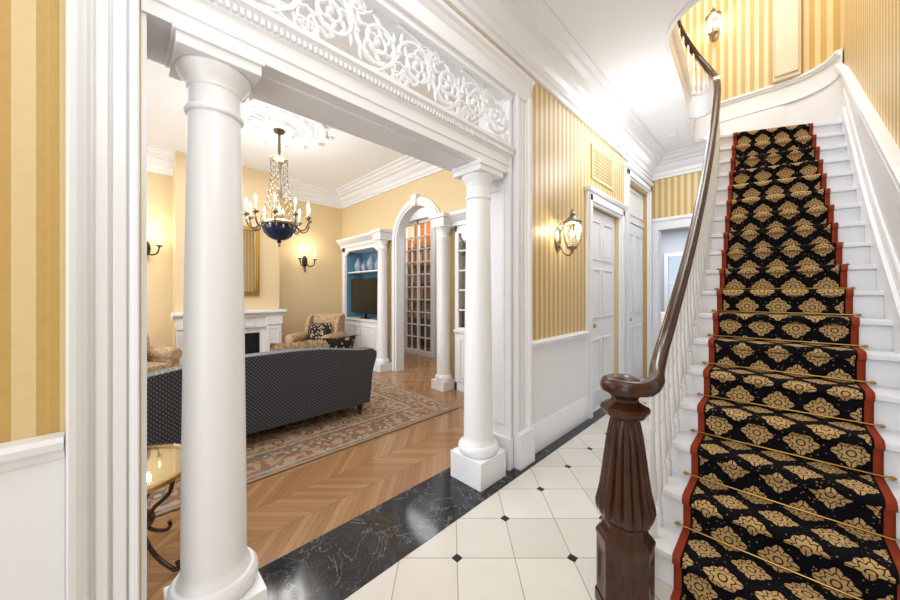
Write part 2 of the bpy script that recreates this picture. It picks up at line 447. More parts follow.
for y0,y1,z1 in ((3.65,4.87,2.54),(4.95,6.22,3.16)):
    for a in (y0,y1-.13):
        b.box(XW,XW+.03,a,a+.13,0,z1,WHITE); b.box(XW+.03,XW+.05,a+.03,a+.1,0,z1-.03,WHITE)
    b.box(XW,XW+.03,y0+.13,y1-.13,z1-.13,z1,WHITE); b.box(XW+.03,XW+.05,y0+.03,y1-.03,z1-.1,z1-.03,WHITE)
    b.prism([(XW,z1),(XW+.05,z1),(XW+.07,z1+.03),(XW+.07,z1+.045),(XW,z1+.045)],'y',y0-.02,y1+.02,WHITE)
b.box(XW-.1,XW-.04,5.07,6.08,2.46,2.54,WHITE); b.box(XW-.08,XW-.06,5.07,6.08,2.54,3.0,WHITE)
b.frame('x',XW-.06,5.12,6.03,2.58,2.97,.03,.02,WHITE)
b.done(bevel=.003)
b=B('air_vent_grille')
b.box(XW,XW+.006,3.83,4.46,2.74,3.10,plain('vent_shadow',srgb(112,94,64),.8))
b.frame('x',XW,3.81,4.48,2.72,3.12,.035,.018,plain('vent_frame',srgb(214,194,150),.5))
vm=plain('vent_slat',srgb(205,182,134),.5)
for i in range(15): yy=3.86+i*.04; b.box(XW+.006,XW+.014,yy,yy+.014,2.75,3.09,vm)
for i in range(8): zz=2.785+i*.04; b.box(XW+.006,XW+.013,3.84,4.45,zz,zz+.014,vm)
b.done()
# ------------------------------------------------------------------ far wall + back room
b=B('wall_far')
b.box(-1.6,-1.42,6.3,6.45,0,H,STX); b.box(-1.42,-.62,6.3,6.45,2.45,H,STX); b.box(-.62,-.4,6.3,6.45,0,H,STX)
b.done(smooth=0)
b=B('trim_far_doorway')
b.box(-1.50,-1.40,6.26,6.3,0,2.58,WHITE); b.box(-.64,-.52,6.26,6.3,0,2.58,WHITE); b.box(-1.40,-.64,6.26,6.3,2.44,2.58,WHITE)
b.box(-1.51,-.5,6.24,6.3,2.58,2.63,WHITE); b.box(-1.42,-1.40,6.3,6.45,0,2.44,WHITE); b.box(-.64,-.62,6.3,6.45,0,2.44,WHITE)
b.done(bevel=.004)
b=B('wall_back_room')
b.box(-3.2,-1.9,9.4,9.55,0,3.2,GREYW); b.box(-1.1,.7,9.4,9.55,0,3.2,GREYW); b.box(-1.9,-1.1,9.4,9.55,0,1.0,GREYW); b.box(-1.9,-1.1,9.4,9.55,2.3,3.2,GREYW)
b.box(-3.2,-3.1,6.45,9.4,0,3.2,GREYW); b.box(.6,.7,6.45,9.4,0,3.2,GREYW); b.box(-3.2,-1.6,6.4,6.45,0,3.2,WHITE)
b.done(smooth=0)
b=B('ceiling_back_room'); b.box(-3.2,.7,6.45,9.55,2.95,3.05,CEIL); b.done(smooth=0)
b=B('window_1')
b.frame('y',9.38,-1.96,-1.04,.94,2.36,.08,-.05,WHITE); b.box(-1.52,-1.48,9.4,9.46,1.0,2.3,WHITE); b.box(-1.9,-1.1,9.4,9.46,1.62,1.68,WHITE); b.box(-1.9,-1.1,9.42,9.43,1.0,2.3,GLASS)
b.done()
def armchair(cx,cy,rz,fab,pil,zz=0.0):
    b=B('armchair'); b.M=Matrix.Translation((cx,cy,zz))@Matrix.Rotation(rz,4,'Z')
    b.box(-.32,.34,-.27,.27,.16,.36,fab); b.box(-.2,.36,-.26,.26,.36,.48,fab)
    bk=[(-.36,.2),(-.2,.3),(-.26,.6),(-.32,.9),(-.36,.98),(-.43,.99),(-.46,.94),(-.44,.6),(-.38,.2)]
    b.prism(bk,'y',-.33,.33,fab)
    for s in (-1,1):
        y0,y1=(.27,.39) if s>0 else (-.39,-.27)
        b.box(-.36,.33,y0,y1,.14,.56,fab)
        b.lathe([(.001,-.36),(.075,-.36),(.085,-.34),(.085,.33),(.07,.35),(.001,.35)],(0,(y0+y1)/2,.58),fab,16,'x')
        b.prism([(-.4,.55),(-.12,.6),(-.14,.78),(-.24,.95),(-.4,.97)],'y',.29*s-.035,.29*s+.035,fab)
        for x in (-.32,.28): b.lathe([(.018,0),(.022,.05),(.03,.1),(.03,.15)],(x,.3*s,0),DWOOD,10)
    if pil: b.pillow((-.1,0,.66),.46,.38,.16,pil,0,-.25)
    return b.done(bevel=.025,seg=3)
armchair(-1.75,8.0,-1.2,LINEN,None)
# ------------------------------------------------------------------ stairs
steps=[]
Y0=1.85
dy=[.20,.18,.165,.155,.145,.14,.135,.13,.125,.12]
ycur=Y0+.222*7
for n in range(1,19):
    if n<=8: steps.append((Y0+.222*(n-1),.177*n,0.0))
    else:
        ycur+=dy[n-9]; ph=math.radians(27)*((n-8)/10)**1.2
        steps.append((ycur,1.416+.178*(n-8),math.tan(ph)))
ZL=steps[-1][1]
def SY(i,x): 
    Y,Z,t=steps[i]; return Y+(x+.35)*t
XSL,XSR=-.5,.487
b=B('staircase')
for i,(Y,Z,tn) in enumerate(steps):
    last=i==len(steps)-1
    fy=lambda x,o=0: SY(i,x)+o
    by=(lambda x: 5.884) if last else (lambda x: SY(i+1,x)+.001)
    xl=XSL-(.07 if last else 0)
    b.prism([(xl,fy(xl)),(XSR,fy(XSR)),(XSR,by(XSR)),(xl,by(xl))],'z',0 if not last else Z-.5,Z-.032,WHITE)
    xa=xl-.03; o=-.03
    b.prism([(xa,fy(xa,o)),(XSR,fy(XSR,o)),(XSR,by(XSR)),(xa,by(xa))],'z',Z-.032,Z,WHITE)
    if not last:
        yn=SY(i+1,XSL); y_=SY(i,XSL)
        b.prism([(y_,Z-.034),(yn,Z-.034),(yn-.02,Z-.07),(y_+(yn-y_)*.55,Z-.1),(y_+(yn-y_)*.3,Z-.15),(y_,Z-.16)],'x',XSL-.012,XSL,WHITE)
b.box(-.57,.487,5.6,5.884,0,2.7,WHITE)
b.box(-.57,-.5,4.9,5.884,0,2.75,WHITE)
b.done(bevel=.007)
b=B('trim_spandrel')
xx=-.5
b.box(xx-.02,xx,1.86,4.88,0,.2,WHITE)
for (a,c) in ((2.7,3.3),(3.4,4.0),(4.1,4.75)):
    za=.72*(a-1.85)-.12
    b.frame('x',xx,a,c,.28,max(.5,za),.025,-.012,WHITE)
b.done(bevel=.003)
b=B('stair_runner'); rows=[]
xs=[-.348,-.33,-.2,0,.2,.33,.348]
e=.010
SH=.09
rows.append([(x,Y0-.08,.006) for x in xs])
for i,(Y,Z,tn) in enumerate(steps):
    zp=steps[i-1][1] if i else 0
    cs=math.cos(math.atan(tn)); 
    last=i==len(steps)-1
    X=[x*cs-(SH*tn) for x in xs]
    for o,z in ((-e-.001,zp+e),(-e-.002,Z-.045),(-.036-e*.6,Z-.034),(-.042-e*.6,Z-.014),(-.036,Z+e*.6),(-.02,Z+e)):
        rows.append([(x,SY(i,x)+o,z) for x in X])
    if last: rows.append([(x,5.86,Z+e) for x in X])
    else:
        t2=steps[i+1][2]; cs2=math.cos(math.atan(t2)); X2=[x*cs2-(SH*t2) for x in xs]
        rows.append([(x,SY(i+1,x)-.03-e,Z+e) for x in X2])
s=0; V=[];F=[];UV=[]
for i,row in enumerate(rows):
    if i: s+=math.hypot(row[3][1]-rows[i-1][3][1],row[3][2]-rows[i-1][3][2])
    for j,p in enumerate(row): V.append(p); UV.append((xs[j],s))
k=len(xs)
for i in range(len(rows)-1):
    for j in range(k-1): F.append((i*k+j,i*k+j+1,(i+1)*k+j+1,(i+1)*k+j))
b.add(V,F,CARP); b.uv=UV; ob=b.done(smooth=50)
so=ob.modifiers.new('thick','SOLIDIFY'); so.thickness=.006; so.offset=-1
b=B('stair_rods')
for i,(Y,Z,tn) in enumerate(steps):
    if i==0: continue
    zp=steps[i-1][1]; cs=math.cos(math.atan(tn))
    P=[]
    for q in (-.385,-.38,-.372,-.364,-.358,.358,.364,.372,.38,.385):
        x=q*cs-SH*tn; P.append((x,SY(i,x)-.019,zp+.018))
    b.tube(P,.004,GOLD,8,scales=[.3,1.8,2.6,1.8,1,1,1.8,2.6,1.8,.3])
b.done()
# newel
NX,NY=-.483,1.585
b=B('newel_post')
pf=[(.122,0.002),(.122,.05),(.115,.06),(.115,.30),(.119,.31),(.119,.325),(.108,.34),(.095,.352),(.088,.372),(.09,.392),(.103,.405),(.116,.42),(.121,.44),(.12,.465),(.114,.49),(.105,.53),(.095,.60),(.085,.68),(.075,.76),(.064,.82),(.058,.845),(.062,.85),(.083,.858),(.096,.87),(.101,.885),(.096,.9),(.073,.91),(.056,.922),(.054,.935),(.066,.948),(.074,.955),(.074,.962)]
def nm(a,z):
    w=1/math.cos(((a+pi/8)%(pi/4))-pi/8)*math.cos(pi/8)
    loc=((a+pi/8)%(pi/4))/(pi/4); g=abs(loc-.5)*2
    if .40<z<.83:
        f=max(0,min(1,(z-.40)/.08,(.83-z)/.05))
        return w-.10*f*(1 if .38<g<.62 else 0)+.05*f*(1 if g<.3 else 0)
    if .07<z<.30:
        return w-(.07 if g<.6 and .1<z<.27 else 0)
    return w
pf2=[]
for i in range(len(pf)-1):
    (r0,z0_),(r1,z1_)=pf[i],pf[i+1]; m_=max(1,int(abs(z1_-z0_)/.03))
    for j in range(m_): pf2.append((r0+(r1-r0)*j/m_,z0_+(z1_-z0_)*j/m_))
pf2.append(pf[-1])
b.lathe(pf2,(NX,NY,0),DWOOD,96,'z',0,mod=nm)
b.done(smooth=30)
vol=[]
for i in range(30):
    t=i/29; a=-2*pi*1.2*(1-t); r=.018+.076*t
    vol.append((NX+r*math.cos(a),NY+r*math.sin(a),.995+.004*t))
rail=[(-.39,1.645,.999),(-.40,1.76,1.002),(-.425,1.88,1.025),(-.45,2.09,1.10),(-.455,2.34,1.26),(-.455,2.9,1.70),(-.455,3.48,2.25),(-.46,4.1,2.92),(-.475,4.6,3.50),(-.51,4.95,3.90),(-.61,5.18,4.2),(-.75,5.2,4.48),(-.86,5.0,4.7),(-.88,4.6,4.77),(-.83,4.0,4.78),(-.79,3.5,4.78),(-.68,3.2,4.78),(-.45,3.08,4.78),(.4,3.05,4.78)]
railp=catmull(rail,8)
rp=[(-.034,-.012),(-.029,-.028),(.029,-.028),(.034,-.012),(.032,.006),(.024,.021),(.01,.028),(-.01,.028),(-.024,.021),(-.032,.006)]
b=B('handrail')
b.sweep(vol[:-1]+railp,rp,DWOOD)
b.lathe([(.001,-.03),(.06,-.028),(.068,-.01),(.06,.018),(.03,.034),(.001,.038)],(NX,NY,1.0),DWOOD,24)
b.done(smooth=40)
def balp(h):
    q=[(.024,0),(.024,.10),(.015,.115),(.021,.13),(.015,.145),(.013,.16),(.025,.24),(.026,.28),(.019,.4),(.013,.55),(.012,.62),(.018,.64),(.012,.66),(.013,.8),(.011,1.0)]
    return [(r,z*h) for r,z in q]
def near(y):
    c=[p for p in railp if p.z<4.1]
    for i in range(len(c)-1):
        if c[i].y<=y<=c[i+1].y:
            t=(y-c[i].y)/(c[i+1].y-c[i].y+1e-9); return c[i].lerp(c[i+1],t)
    return c[-1]
b=B('stair_balusters')
for i,(Y,Z,tn) in enumerate(steps):
    ya=SY(i,-.455); yb_=SY(i+1,-.455) if i<17 else ya+.2
    w=yb_-ya
    for f in (.2,.7):
        y=ya+w*f
        p=near(y); b.lathe(balp(p.z-.026-Z),(p.x if y>2.1 else -.45,y,Z+.001),WHITE,10)
b.done(smooth=50)
b=B('landing_balusters')
c=[p for p in railp if p.y>5.0 or p.z>4.5]
acc=0
for i in range(1,len(c)):
    acc+=(c[i]-c[i-1]).length
    if acc>.11:
        acc=0; zb_=3.925
        b.lathe(balp(c[i].z-.026-zb_),(c[i].x,c[i].y,zb_),WHITE,8)
c=[p for p in railp if (p.y>4.9 and p.z<4.78 and p.z>3.85)]
b.sweep([(p.x,p.y,3.80) for p in c],[(-.025,-.16),(-.025,.12),(-.035,.125),(-.035,.135),(.035,.135),(.035,.125),(.025,.12),(.025,-.16)],WHITE)
b.done(smooth=50)
# ------------------------------------------------------------------ ceiling slab with stairwell opening
op=[(.5,3.0),(-.30,3.0),(-.42,3.02),(-.53,3.08),(-.62,3.17),(-.68,3.3),(-.71,3.5),(-.76,4.4),(-.84,5.3),(-.89,5.9)]
b=B('ceiling')
b.prism([(-1.9,-2.2),(1.7,-2.2),(1.7,3.0)]+op+[(-.5,5.9),(.6,5.9),(.6,6.45),(-1.9,6.45)],'z',H,3.92,CEIL)
b.done(smooth=30)
b=B('trim_stairwell_fascia')
pth=[(p.x,p.y,H+.0) for p in catmull([(a,c_,0) for a,c_ in op],4)]
b.sweep(pth,[(-.001,-.02),(.03,-.02),(.035,.0),(.02,.03),(.02,.2),(.035,.22),(.035,.26),(.05,.3),(.05,.35),(-.001,.35)],WHITE)
b.done(smooth=40)
# ------------------------------------------------------------------ right wall, stair back wall, upper walls
def dadoZ(y): return 1.32+.735*(y-2.0)
b=B('wall_right'); b.box(.5,.65,.9,6.0,0,6.6,STY); b.box(.65,1.7,.9,1.05,0,3.6,STX); b.box(1.6,1.7,-2.2,.9,0,3.6,STY)
R=.45; cc=(.5-R,5.9-R)
arcp=[(cc[0]+R*math.cos(pi/2*j/10),cc[1]+R*math.sin(pi/2*j/10)) for j in range(11)]
b.prism(arcp+[(.5,5.9)],'z',4.03,6.6,STX)
b.done(smooth=30)
b=B('wall_stair_back'); b.box(-.575,.65,5.9,6.25,0,3.58,WHITE); b.box(-1.9,.65,5.9,6.05,3.91,6.6,STX); b.done(smooth=0)
b=B('wall_upper_left'); b.box(-2.0,-1.9,1.0,5.95,3.92,6.6,STY); b.box(-2.0,.65,.9,1.0,3.92,6.6,STX); b.done(smooth=0)
b=B('ceiling_upper'); b.box(-2.0,.65,.9,6.05,6.6,6.7,CEIL); b.done(smooth=0)
b=B('trim_stair_dado')
x=.5
top=[(1.2,.98),(1.55,1.0),(1.8,1.15)]+[(y,dadoZ(y)) for y in (2.0,3.0,4.0,5.0)]+[(5.4,3.78),(5.65,3.93),(5.9,4.02)]
b.prism([(.95,0),(5.9,0)]+top[::-1]+[(.95,.98)],'x',x-.012,x,WHITE)
b.sweep([(x-.012,p.y,p.z) for p in catmull([(0,t[0],t[1]) for t in top],5)],[(-.045,.0),(-.045,.025),(-.02,.03),(0.012,.03),(.012,-.03),(-.02,-.03),(-.025,-.01)],WHITE)
sk=[(SY(i,.49)-.05,Z+.13) for i,(Y,Z,_) in enumerate(steps)]
b.prism([(Y0-.2,0),(5.9,ZL-.2),(5.9,ZL+.2)]+sk[::-1]+[(Y0-.2,.2)],'x',x-.03,x-.012,WHITE)
ml=[(x-.014,p[0],p[1]+.18) for p in sk[1:]]
b.tube(ml,.012,WHITE,6)
b.tube([(x-.012,p.y,p.z-.14) for p in catmull([(0,t[0],t[1]) for t in top[3:]],4)],.012,WHITE,6)
zc=4.02
b.box(-.575,.5,5.885,5.9,3.1,zc,WHITE); b.box(-.89,-.575,5.885,5.9,3.62,zc,WHITE)
arco=[(cc[0]+(R-.012)*math.cos(pi/2*j/10),cc[1]+(R-.012)*math.sin(pi/2*j/10)) for j in range(11)]
b.prism(arco+[(.5,5.9)],'z',ZL,zc,WHITE)
cap=[(p[0],p[1],0) for p in arco]+[(-.3,5.888,0),(-.9,5.888,0)]
b.sweep([(p[0],p[1],zc) for p in cap[1:]],[(-.045,.0),(-.045,.025),(-.02,.03),(0.012,.03),(.012,-.03),(-.02,-.03),(-.025,-.01)],WHITE)
b.box(-.575,.05,5.865,5.885,ZL,ZL+.56,WHITE); b.tube([(p[0],p[1]-.012,ZL+.58) for p in cap[1:-1]]+[(-.575,5.876,ZL+.58)],.015,WHITE,6)
b.done(smooth=30)
b=B('trim_upper_pilaster'); b.box(-.05,.2,5.8,5.9,4.05,6.6,BEIGE); b.box(-.03,.18,5.78,5.8,4.1,6.55,BEIGE); b.done(bevel=.01)
b=B('wall_front_hall'); b.box(-1.8,-1.0,-2.3,-2.2,0,3.6,STX); b.box(.5,1.7,-2.3,-2.2,0,3.6,STX); b.box(-1.0,.5,-2.3,-2.2,2.6,3.6,STX); b.done(smooth=0)
# ------------------------------------------------------------------ living room
b=B('wall_fireplace')
b.box(-7.05,-6.9,-3.2,3.9,0,H,PLAST); b.box(-6.9,-6.58,.58,2.08,0,H,PLAST)
b.done(smooth=0)
b=B('wall_living_front')
b.box(-7.05,-5.9,-3.3,-3.2,0,H,PLAST); b.box(-4.7,-4.0,-3.3,-3.2,0,H,PLAST); b.box(-2.8,-1.8,-3.3,-3.2,0,H,PLAST)
b.box(-5.9,-4.7,-3.3,-3.2,3.0,H,PLAST); b.box(-4,-2.8,-3.3,-3.2,3.0,H,PLAST); b.box(-5.9,-4.7,-3.3,-3.2,0,.4,PLAST); b.box(-4,-2.8,-3.3,-3.2,0,.4,PLAST)
b.box(XL,XL+.1,-3.3,-2.2,0,H,PLAST)
b.done(smooth=0)
b=B('ceiling_living'); b.box(-7.05,-1.8,-3.3,5.7,H,H+.1,CEIL); b.done(smooth=0)
b=B('wall_living_end')
yA,yB=3.48,3.62
b.box(-7.05,-6.72,yA,yB,0,H,PLAST); b.box(-6.72,-5.2,yA,yB,2.5,H,PLAST)
b.box(-3.3,-2.0,yA,yB,2.5,H,PLAST); b.box(-2.0,-1.8,yA,yB,0,H,PLAST)
ac,ar,asx=-4.27,.55,2.32
arc=[(ac+ar*math.cos(a),asx+ar*math.sin(a)) for a in [pi*j/24 for j in range(25)]]
b.prism([(-3.3,0),(-3.3,H),(-5.2,H),(-5.2,0),(ac-ar,0)]+arc[::-1]+[(ac+ar,0)],'y',yA,yB,PLAST)
b.done(smooth=25)
b=B('trim_arch')
def archband(r0,r1,y0,y1):
    o=[(ac+r1*math.cos(pi*j/24),asx+r1*math.sin(pi*j/24)) for j in range(25)]
    i=[(ac+r0*math.cos(pi*j/24),asx+r0*math.sin(pi*j/24)) for j in range(25)]
    b.prism([(ac+r0,0)]+[(ac+r1,0)]+o+[(ac-r1,0),(ac-r0,0)]+i[::-1],'y',y0,y1,WHITE)
archband(ar-.02,ar+.12,yA-.03,yA); archband(ar+.02,ar+.09,yA-.05,yA-.03); archband(ar-.02,ar+.0,yA,yB)
b.prism([(ac-.05,asx+ar-.03),(ac+.05,asx+ar-.03),(ac+.075,asx+ar+.16),(ac-.075,asx+ar+.16)],'y',yA-.08,yA,WHITE)
b.done(bevel=.003,smooth=25)
def bay(name,x0,x1,kind):
    b=B(name)
    yf=3.40; zt=2.48; sw=.12 if kind=='open' else .04
    b.box(x0,x1,3.86,3.89,0,zt,WHITE)
    for a in (x0,x1-sw):
        b.box(a,a+sw,yf,3.86,0,zt,WHITE)
        if sw>.1: b.box(a+.03,a+.09,yf-.012,yf,.95,2.2,WHITE)
    b.box(x0,x1,yf,3.86,zt-.2,zt,WHITE); b.box(x0,x1,yf-.03,3.86,.84,.88,WHITE); b.box(x0,x1,yf,3.86,0.002,.12,WHITE)
    b.box(x0+sw,x1-sw,yf+.01,3.86,.12,.84,WHITE)
    w=(x1-x0-2*sw)/2
    for i in (0,1):
        a=x0+sw+w*i
        b.box(a+.01,a+w-.01,yf-.012,yf+.01,.14,.82,WHITE); b.frame('y',yf-.012,a+.06,a+w-.06,.2,.76,.025,-.012,WHITE)
        b.ball((a+(w-.05 if i==0 else .05),yf-.03,.55),.014,GOLD,8)
    b.prism([(yf,zt-.12),(yf-.03,zt-.12),(yf-.03,zt-.06),(yf-.06,zt-.04),(yf-.1,zt+.0),(yf-.12,zt+.02),(yf-.12,zt+.06),(3.48,zt+.06),(3.48,zt-.12)],'x',x0-.05,x1+.02,WHITE)
    if kind=='open':
        b.box(x0+.12,x1-.12,3.82,3.86,.88,zt-.2,BLUE); b.box(x0+.12,x0+.13,yf+.04,3.82,.88,zt-.2,BLUE); b.box(x1-.13,x1-.12,yf+.04,3.82,.88,zt-.2,BLUE)
        b.box(x0+.13,x1-.13,yf+.06,3.82,1.82,1.85,WHITE)
        b.prism([(x0+.12,zt-.2),(x0+.12,zt-.3),(x0+.28,zt-.2)],'y',yf,yf+.04,WHITE); b.prism([(x1-.12,zt-.2),(x1-.12,zt-.3),(x1-.28,zt-.2)],'y',yf,yf+.04,WHITE)
    else:
        b.box(x0+sw,x1-sw,3.5,3.52,.88,zt-.2,NAVY)
        for i in (0,1):
            a=x0+sw+w*i
            b.frame('y',yf,a,a+w,.88,zt-.2,.03,.03,WHITE)
            b.box(a+w/2-.01,a+w/2+.01,yf,yf+.02,.9,zt-.2,WHITE)
            for j in range(1,5): zz=.88+j*(zt-1.08)/5; b.box(a,a+w,yf,yf+.02,zz-.01,zz+.01,WHITE)
            b.box(a+.02,a+w-.02,yf+.01,yf+.014,.9,zt-.22,GLASS)
    b.done(bevel=.003)
bay('bookcase_cabinet',-6.72,-5.2,'open'); bay('display_cabinet',-3.3,-2.0,'glass')
b=B('television'); b.box(-6.42,-5.45,3.46,3.5,1.0,1.68,BLACK); b.frame('y',3.46,-6.43,-5.44,.99,1.69,.015,-.006,IRON); b.box(-6.05,-5.8,3.45,3.55,.882,.9,BLACK); b.box(-5.95,-5.9,3.48,3.52,.9,1.0,BLACK); b.done(bevel=.004)
for i,(x,s_) in enumerate(((-6.35,1),(-6.12,.7),(-5.85,1.1),(-5.6,.8))):
    b=B('porcelain_vase'); b.lathe([(.001,0),(.04*s_,0),(.045*s_,.01),(.08*s_,.08*s_),(.085*s_,.13*s_),(.06*s_,.2*s_),(.03*s_,.24*s_),(.035*s_,.28*s_),(.03*s_,.28*s_)],(x,3.58,1.852),CERAM,18); b.done()
def pillar(x,y,h):
    b=B('arch_column'); b.box(x-.13,x+.13,y-.13,y+.13,0.001,.14,WHITE)
    b.lathe([(.125,.14),(.13,.17),(.12,.2),(.1,.22),(.095,.25),(.09,1.2),(.08,h-.22),(.09,h-.2),(.08,h-.18),(.08,h-.12),(.11,h-.06),(.115,h-.05)],(x,y,0),WHITE,28)
    b.box(x-.125,x+.125,y-.125,y+.125,h-.05,h,WHITE); b.box(x-.13,x+.13,y-.13,y+.13,h,h+.08,WHITE); b.box(x-.16,x+.16,y-.16,y+.13,h+.08,h+.13,WHITE)
    b.done(bevel=.003)
pillar(-3.46,3.33,2.40); pillar(-5.06,3.33,2.40)
b=B('wall_passage')
b.box(-7.05,-6.4,4.8,4.92,0,H,WHITE); b.box(-5.3,-1.8,4.8,4.92,0,H,WHITE); b.box(-6.4,-5.3,4.8,4.92,3.1,H,WHITE)
b.box(-7.05,-1.8,5.6,5.7,0,H,BROWN); b.box(-7.05,-6.95,3.9,5.6,0,H,PLAST)
b.done(smooth=0)
b=B('door_french'); x0,x1,z1=-6.38,-5.32,3.08
b.frame('y',4.78,x0-.08,x1+.08,0,z1+.08,.08,-.03,WHITE)
b.frame('y',4.8,x0,x1,0.003,z1,.09,.05,WHITE)
for i in range(1,4): xx=x0+.05+i*(x1-x0-.1)/4; b.box(xx-.012,xx+.012,4.81,4.84,.05,z1,WHITE)
b.box((x0+x1)/2-.03,(x0+x1)/2+.03,4.8,4.85,.05,z1,WHITE)
for j in range(1,10): zz=.1+j*(z1-.2)/10; b.box(x0,x1,4.81,4.84,zz-.012,zz+.012,WHITE)
b.box(x0+.05,x1-.05,4.82,4.825,.1,z1-.05,GLASS); b.done()
b=B('bookcase')
for z in (.0,.3,.75,1.2,1.65,2.1,2.55): b.box(-6.9,-4.8,5.3,5.58,z,z+.03,BROWN)
for x in (-6.9,-6.2,-5.5,-4.83): b.box(x,x+.03,5.3,5.58,0,2.8,BROWN)
bc=[plain('book_%d'%i,c_,.7) for i,c_ in enumerate([srgb(170,80,50),srgb(220,184,124),srgb(90,76,80),srgb(200,126,64),srgb(150,96,60)])]
for z in (.33,.78,1.23,1.68,2.13):
    x=-6.85
    while x<-4.9:
        w=random.uniform(.03,.07); b.box(x,x+w-.004,5.34,5.56,z,z+random.uniform(.25,.38),random.choice(bc)); x+=w
b.done()
b=B('fireplace_mantel'); xb=-6.578; mc=1.33
for s_ in (-1,1):
    y0,y1=(mc+.50,mc+.74) if s_>0 else (mc-.74,mc-.50)
    b.box(xb,xb+.14,y0,y1,0.002,.95,WHITE); b.box(xb,xb+.17,y0-.02,y1+.02,0.002,.14,WHITE); b.frame('x',xb+.14,y0+.04,y1-.04,.2,.78,.02,.012,WHITE)
    b.box(xb,xb+.17,y0-.01,y1+.01,.84,.98,WHITE)
b.box(xb,xb+.12,mc-.5,mc+.5,.80,.98,WHITE); b.frame('x',xb+.12,mc-.3,mc+.3,.83,.94,.015,.012,WHITE)
b.prism([(xb,.98),(xb+.16,.98),(xb+.18,1.02),(xb+.22,1.04),(xb+.24,1.06),(xb+.24,1.10),(xb,1.10)],'y',mc-.80,mc+.80,WHITE)
b.box(xb,xb+.05,mc-.5,mc-.4,0.002,.8,WHITE); b.box(xb,xb+.05,mc+.4,mc+.5,0.002,.8,WHITE); b.box(xb,xb+.05,mc-.4,mc+.4,.7,.8,WHITE)
b.box(xb,xb+.02,mc-.4,mc+.4,0.002,.7,SOOT); b.box(xb+.02,xb+.06,mc-.4,mc-.36,0,.7,IRON); b.box(xb+.02,xb+.06,mc+.36,mc+.4,0,.7,IRON)
for i in range(4): b.tube([(xb+.05,mc-.25,.1+.05*i),(xb+.05,mc+.25,.1+.05*i)],.012,IRON,6)
b.done(bevel=.003)
b=B('wall_mirror'); b.box(xb+.01,xb+.02,mc-.34,mc+.34,1.42,2.5,MIRROR); b.frame('x',xb+.01,mc-.40,mc+.40,1.35,2.57,.06,.045,GOLD); b.frame('x',xb+.055,mc-.385,mc+.385,1.365,2.555,.02,.012,GOLD); b.done(bevel=.006)
def sconce2(y,z):
    b=B('wall_candle_sconce'); x=-6.9
    b.lathe([(.001,0),(.05,0),(.055,.015),(.03,.03),(.001,.035)],(x,y,z),IRON,14,'x',sy=2.2)
    b.tube([(x+.02,y,z-.1),(x+.03,y,z-.18),(x+.03,y,z-.22)],.012,IRON,6)
    for s_ in (-1,1):
        p=catmull([(x+.03,y,z-.02),(x+.1,y+s_*.05,z-.1),(x+.15,y+s_*.12,z-.08),(x+.15,y+s_*.15,z+.02)],6)
        b.tube(p,.011,IRON,8)
        c_=(x+.15,y+s_*.15,z+.02)
        b.lathe([(.01,0),(.035,.01),(.04,.025),(.015,.02)],c_,IRON,12)
        b.lathe([(.014,.02),(.014,.12),(.001,.12)],c_,CREAM,10); b.lathe([(.004,.12),(.014,.145),(.001,.19)],c_,BULB,8)
    b.done()
    l=bpy.data.lights.new('sconce_bulb','POINT'); l.energy=6; l.color=(1,.88,.68); l.shadow_soft_size=.05
    o=bpy.data.objects.new('sconce_lamp',l); o.location=(-6.65,y,z+.28); S.collection.objects.link(o)
sconce2(2.66,2.05); sconce2(.26,2.09)
b=B('ceiling_medallion'); mx,my=-4.6,1.45
b.lathe([(.001,H-.001),(.58,H-.001),(.58,H-.03),(.54,H-.05),(.50,H-.045),(.47,H-.02),(.43,H-.018),(.41,H-.055),(.37,H-.06),(.35,H-.02),(.2,H-.02),(.18,H-.07),(.1,H-.08),(.001,H-.08)],(mx,my,0),CEIL,48)
for i in range(20):
    a=2*pi*i/20; p=[(mx+r*math.cos(a+o_),my+r*math.sin(a+o_),H-.035) for r,o_ in ((.2,0),(.27,.08),(.34,0))]; b.tube(p,.022,CEIL,6,scales=[.5,1.2,.5])
    b.ball((mx+.455*math.cos(a),my+.455*math.sin(a),H-.03),.026,CEIL,8)
for i in range(14):
    a=2*pi*i/14; b.tube([(mx+r*math.cos(a+o_),my+r*math.sin(a+o_),H-.02) for r,o_ in ((.56,0),(.62,.05),(.67,0),(.63,-.05))],.024,CEIL,6,scales=[1,1.2,.8,.3])
b.done(smooth=60)
b=B('chandelier')
b.lathe([(.001,H-.08),(.07,H-.085),(.06,H-.11),(.015,H-.13),(.001,H-.13)],(mx,my,0),DGOLD,16)
z=H-.13
while z>3.22:
    b.lathe([(.013,-.022),(.02,0),(.013,.022)],(mx,my,z-.022),DGOLD,6); z-=.04
b.tube([(mx,my,H-.1),(mx,my,3.18)],.008,DGOLD,6)
b.lathe([(.001,3.22),(.03,3.2),(.10,3.16),(.11,3.13),(.05,3.1),(.025,3.0),(.02,2.85),(.035,2.75),(.04,2.68),(.02,2.62),(.02,2.5),(.05,2.45),(.06,2.4),(.03,2.36),(.03,2.32)][::-1],(mx,my,0),AGED,16)
b.lathe([(.001,2.04),(.02,2.05),(.03,2.07),(.015,2.085),(.06,2.09),(.12,2.12),(.18,2.18),(.205,2.25),(.21,2.29)],(mx,my,0),NAVY,28)
b.lathe([(.21,2.28),(.225,2.285),(.23,2.31),(.215,2.325),(.1,2.34),(.03,2.36)],(mx,my,0),AGED,28)
b.lathe([(.001,2.0),(.018,2.02),(.012,2.04),(.02,2.05)],(mx,my,0),AGED,10)
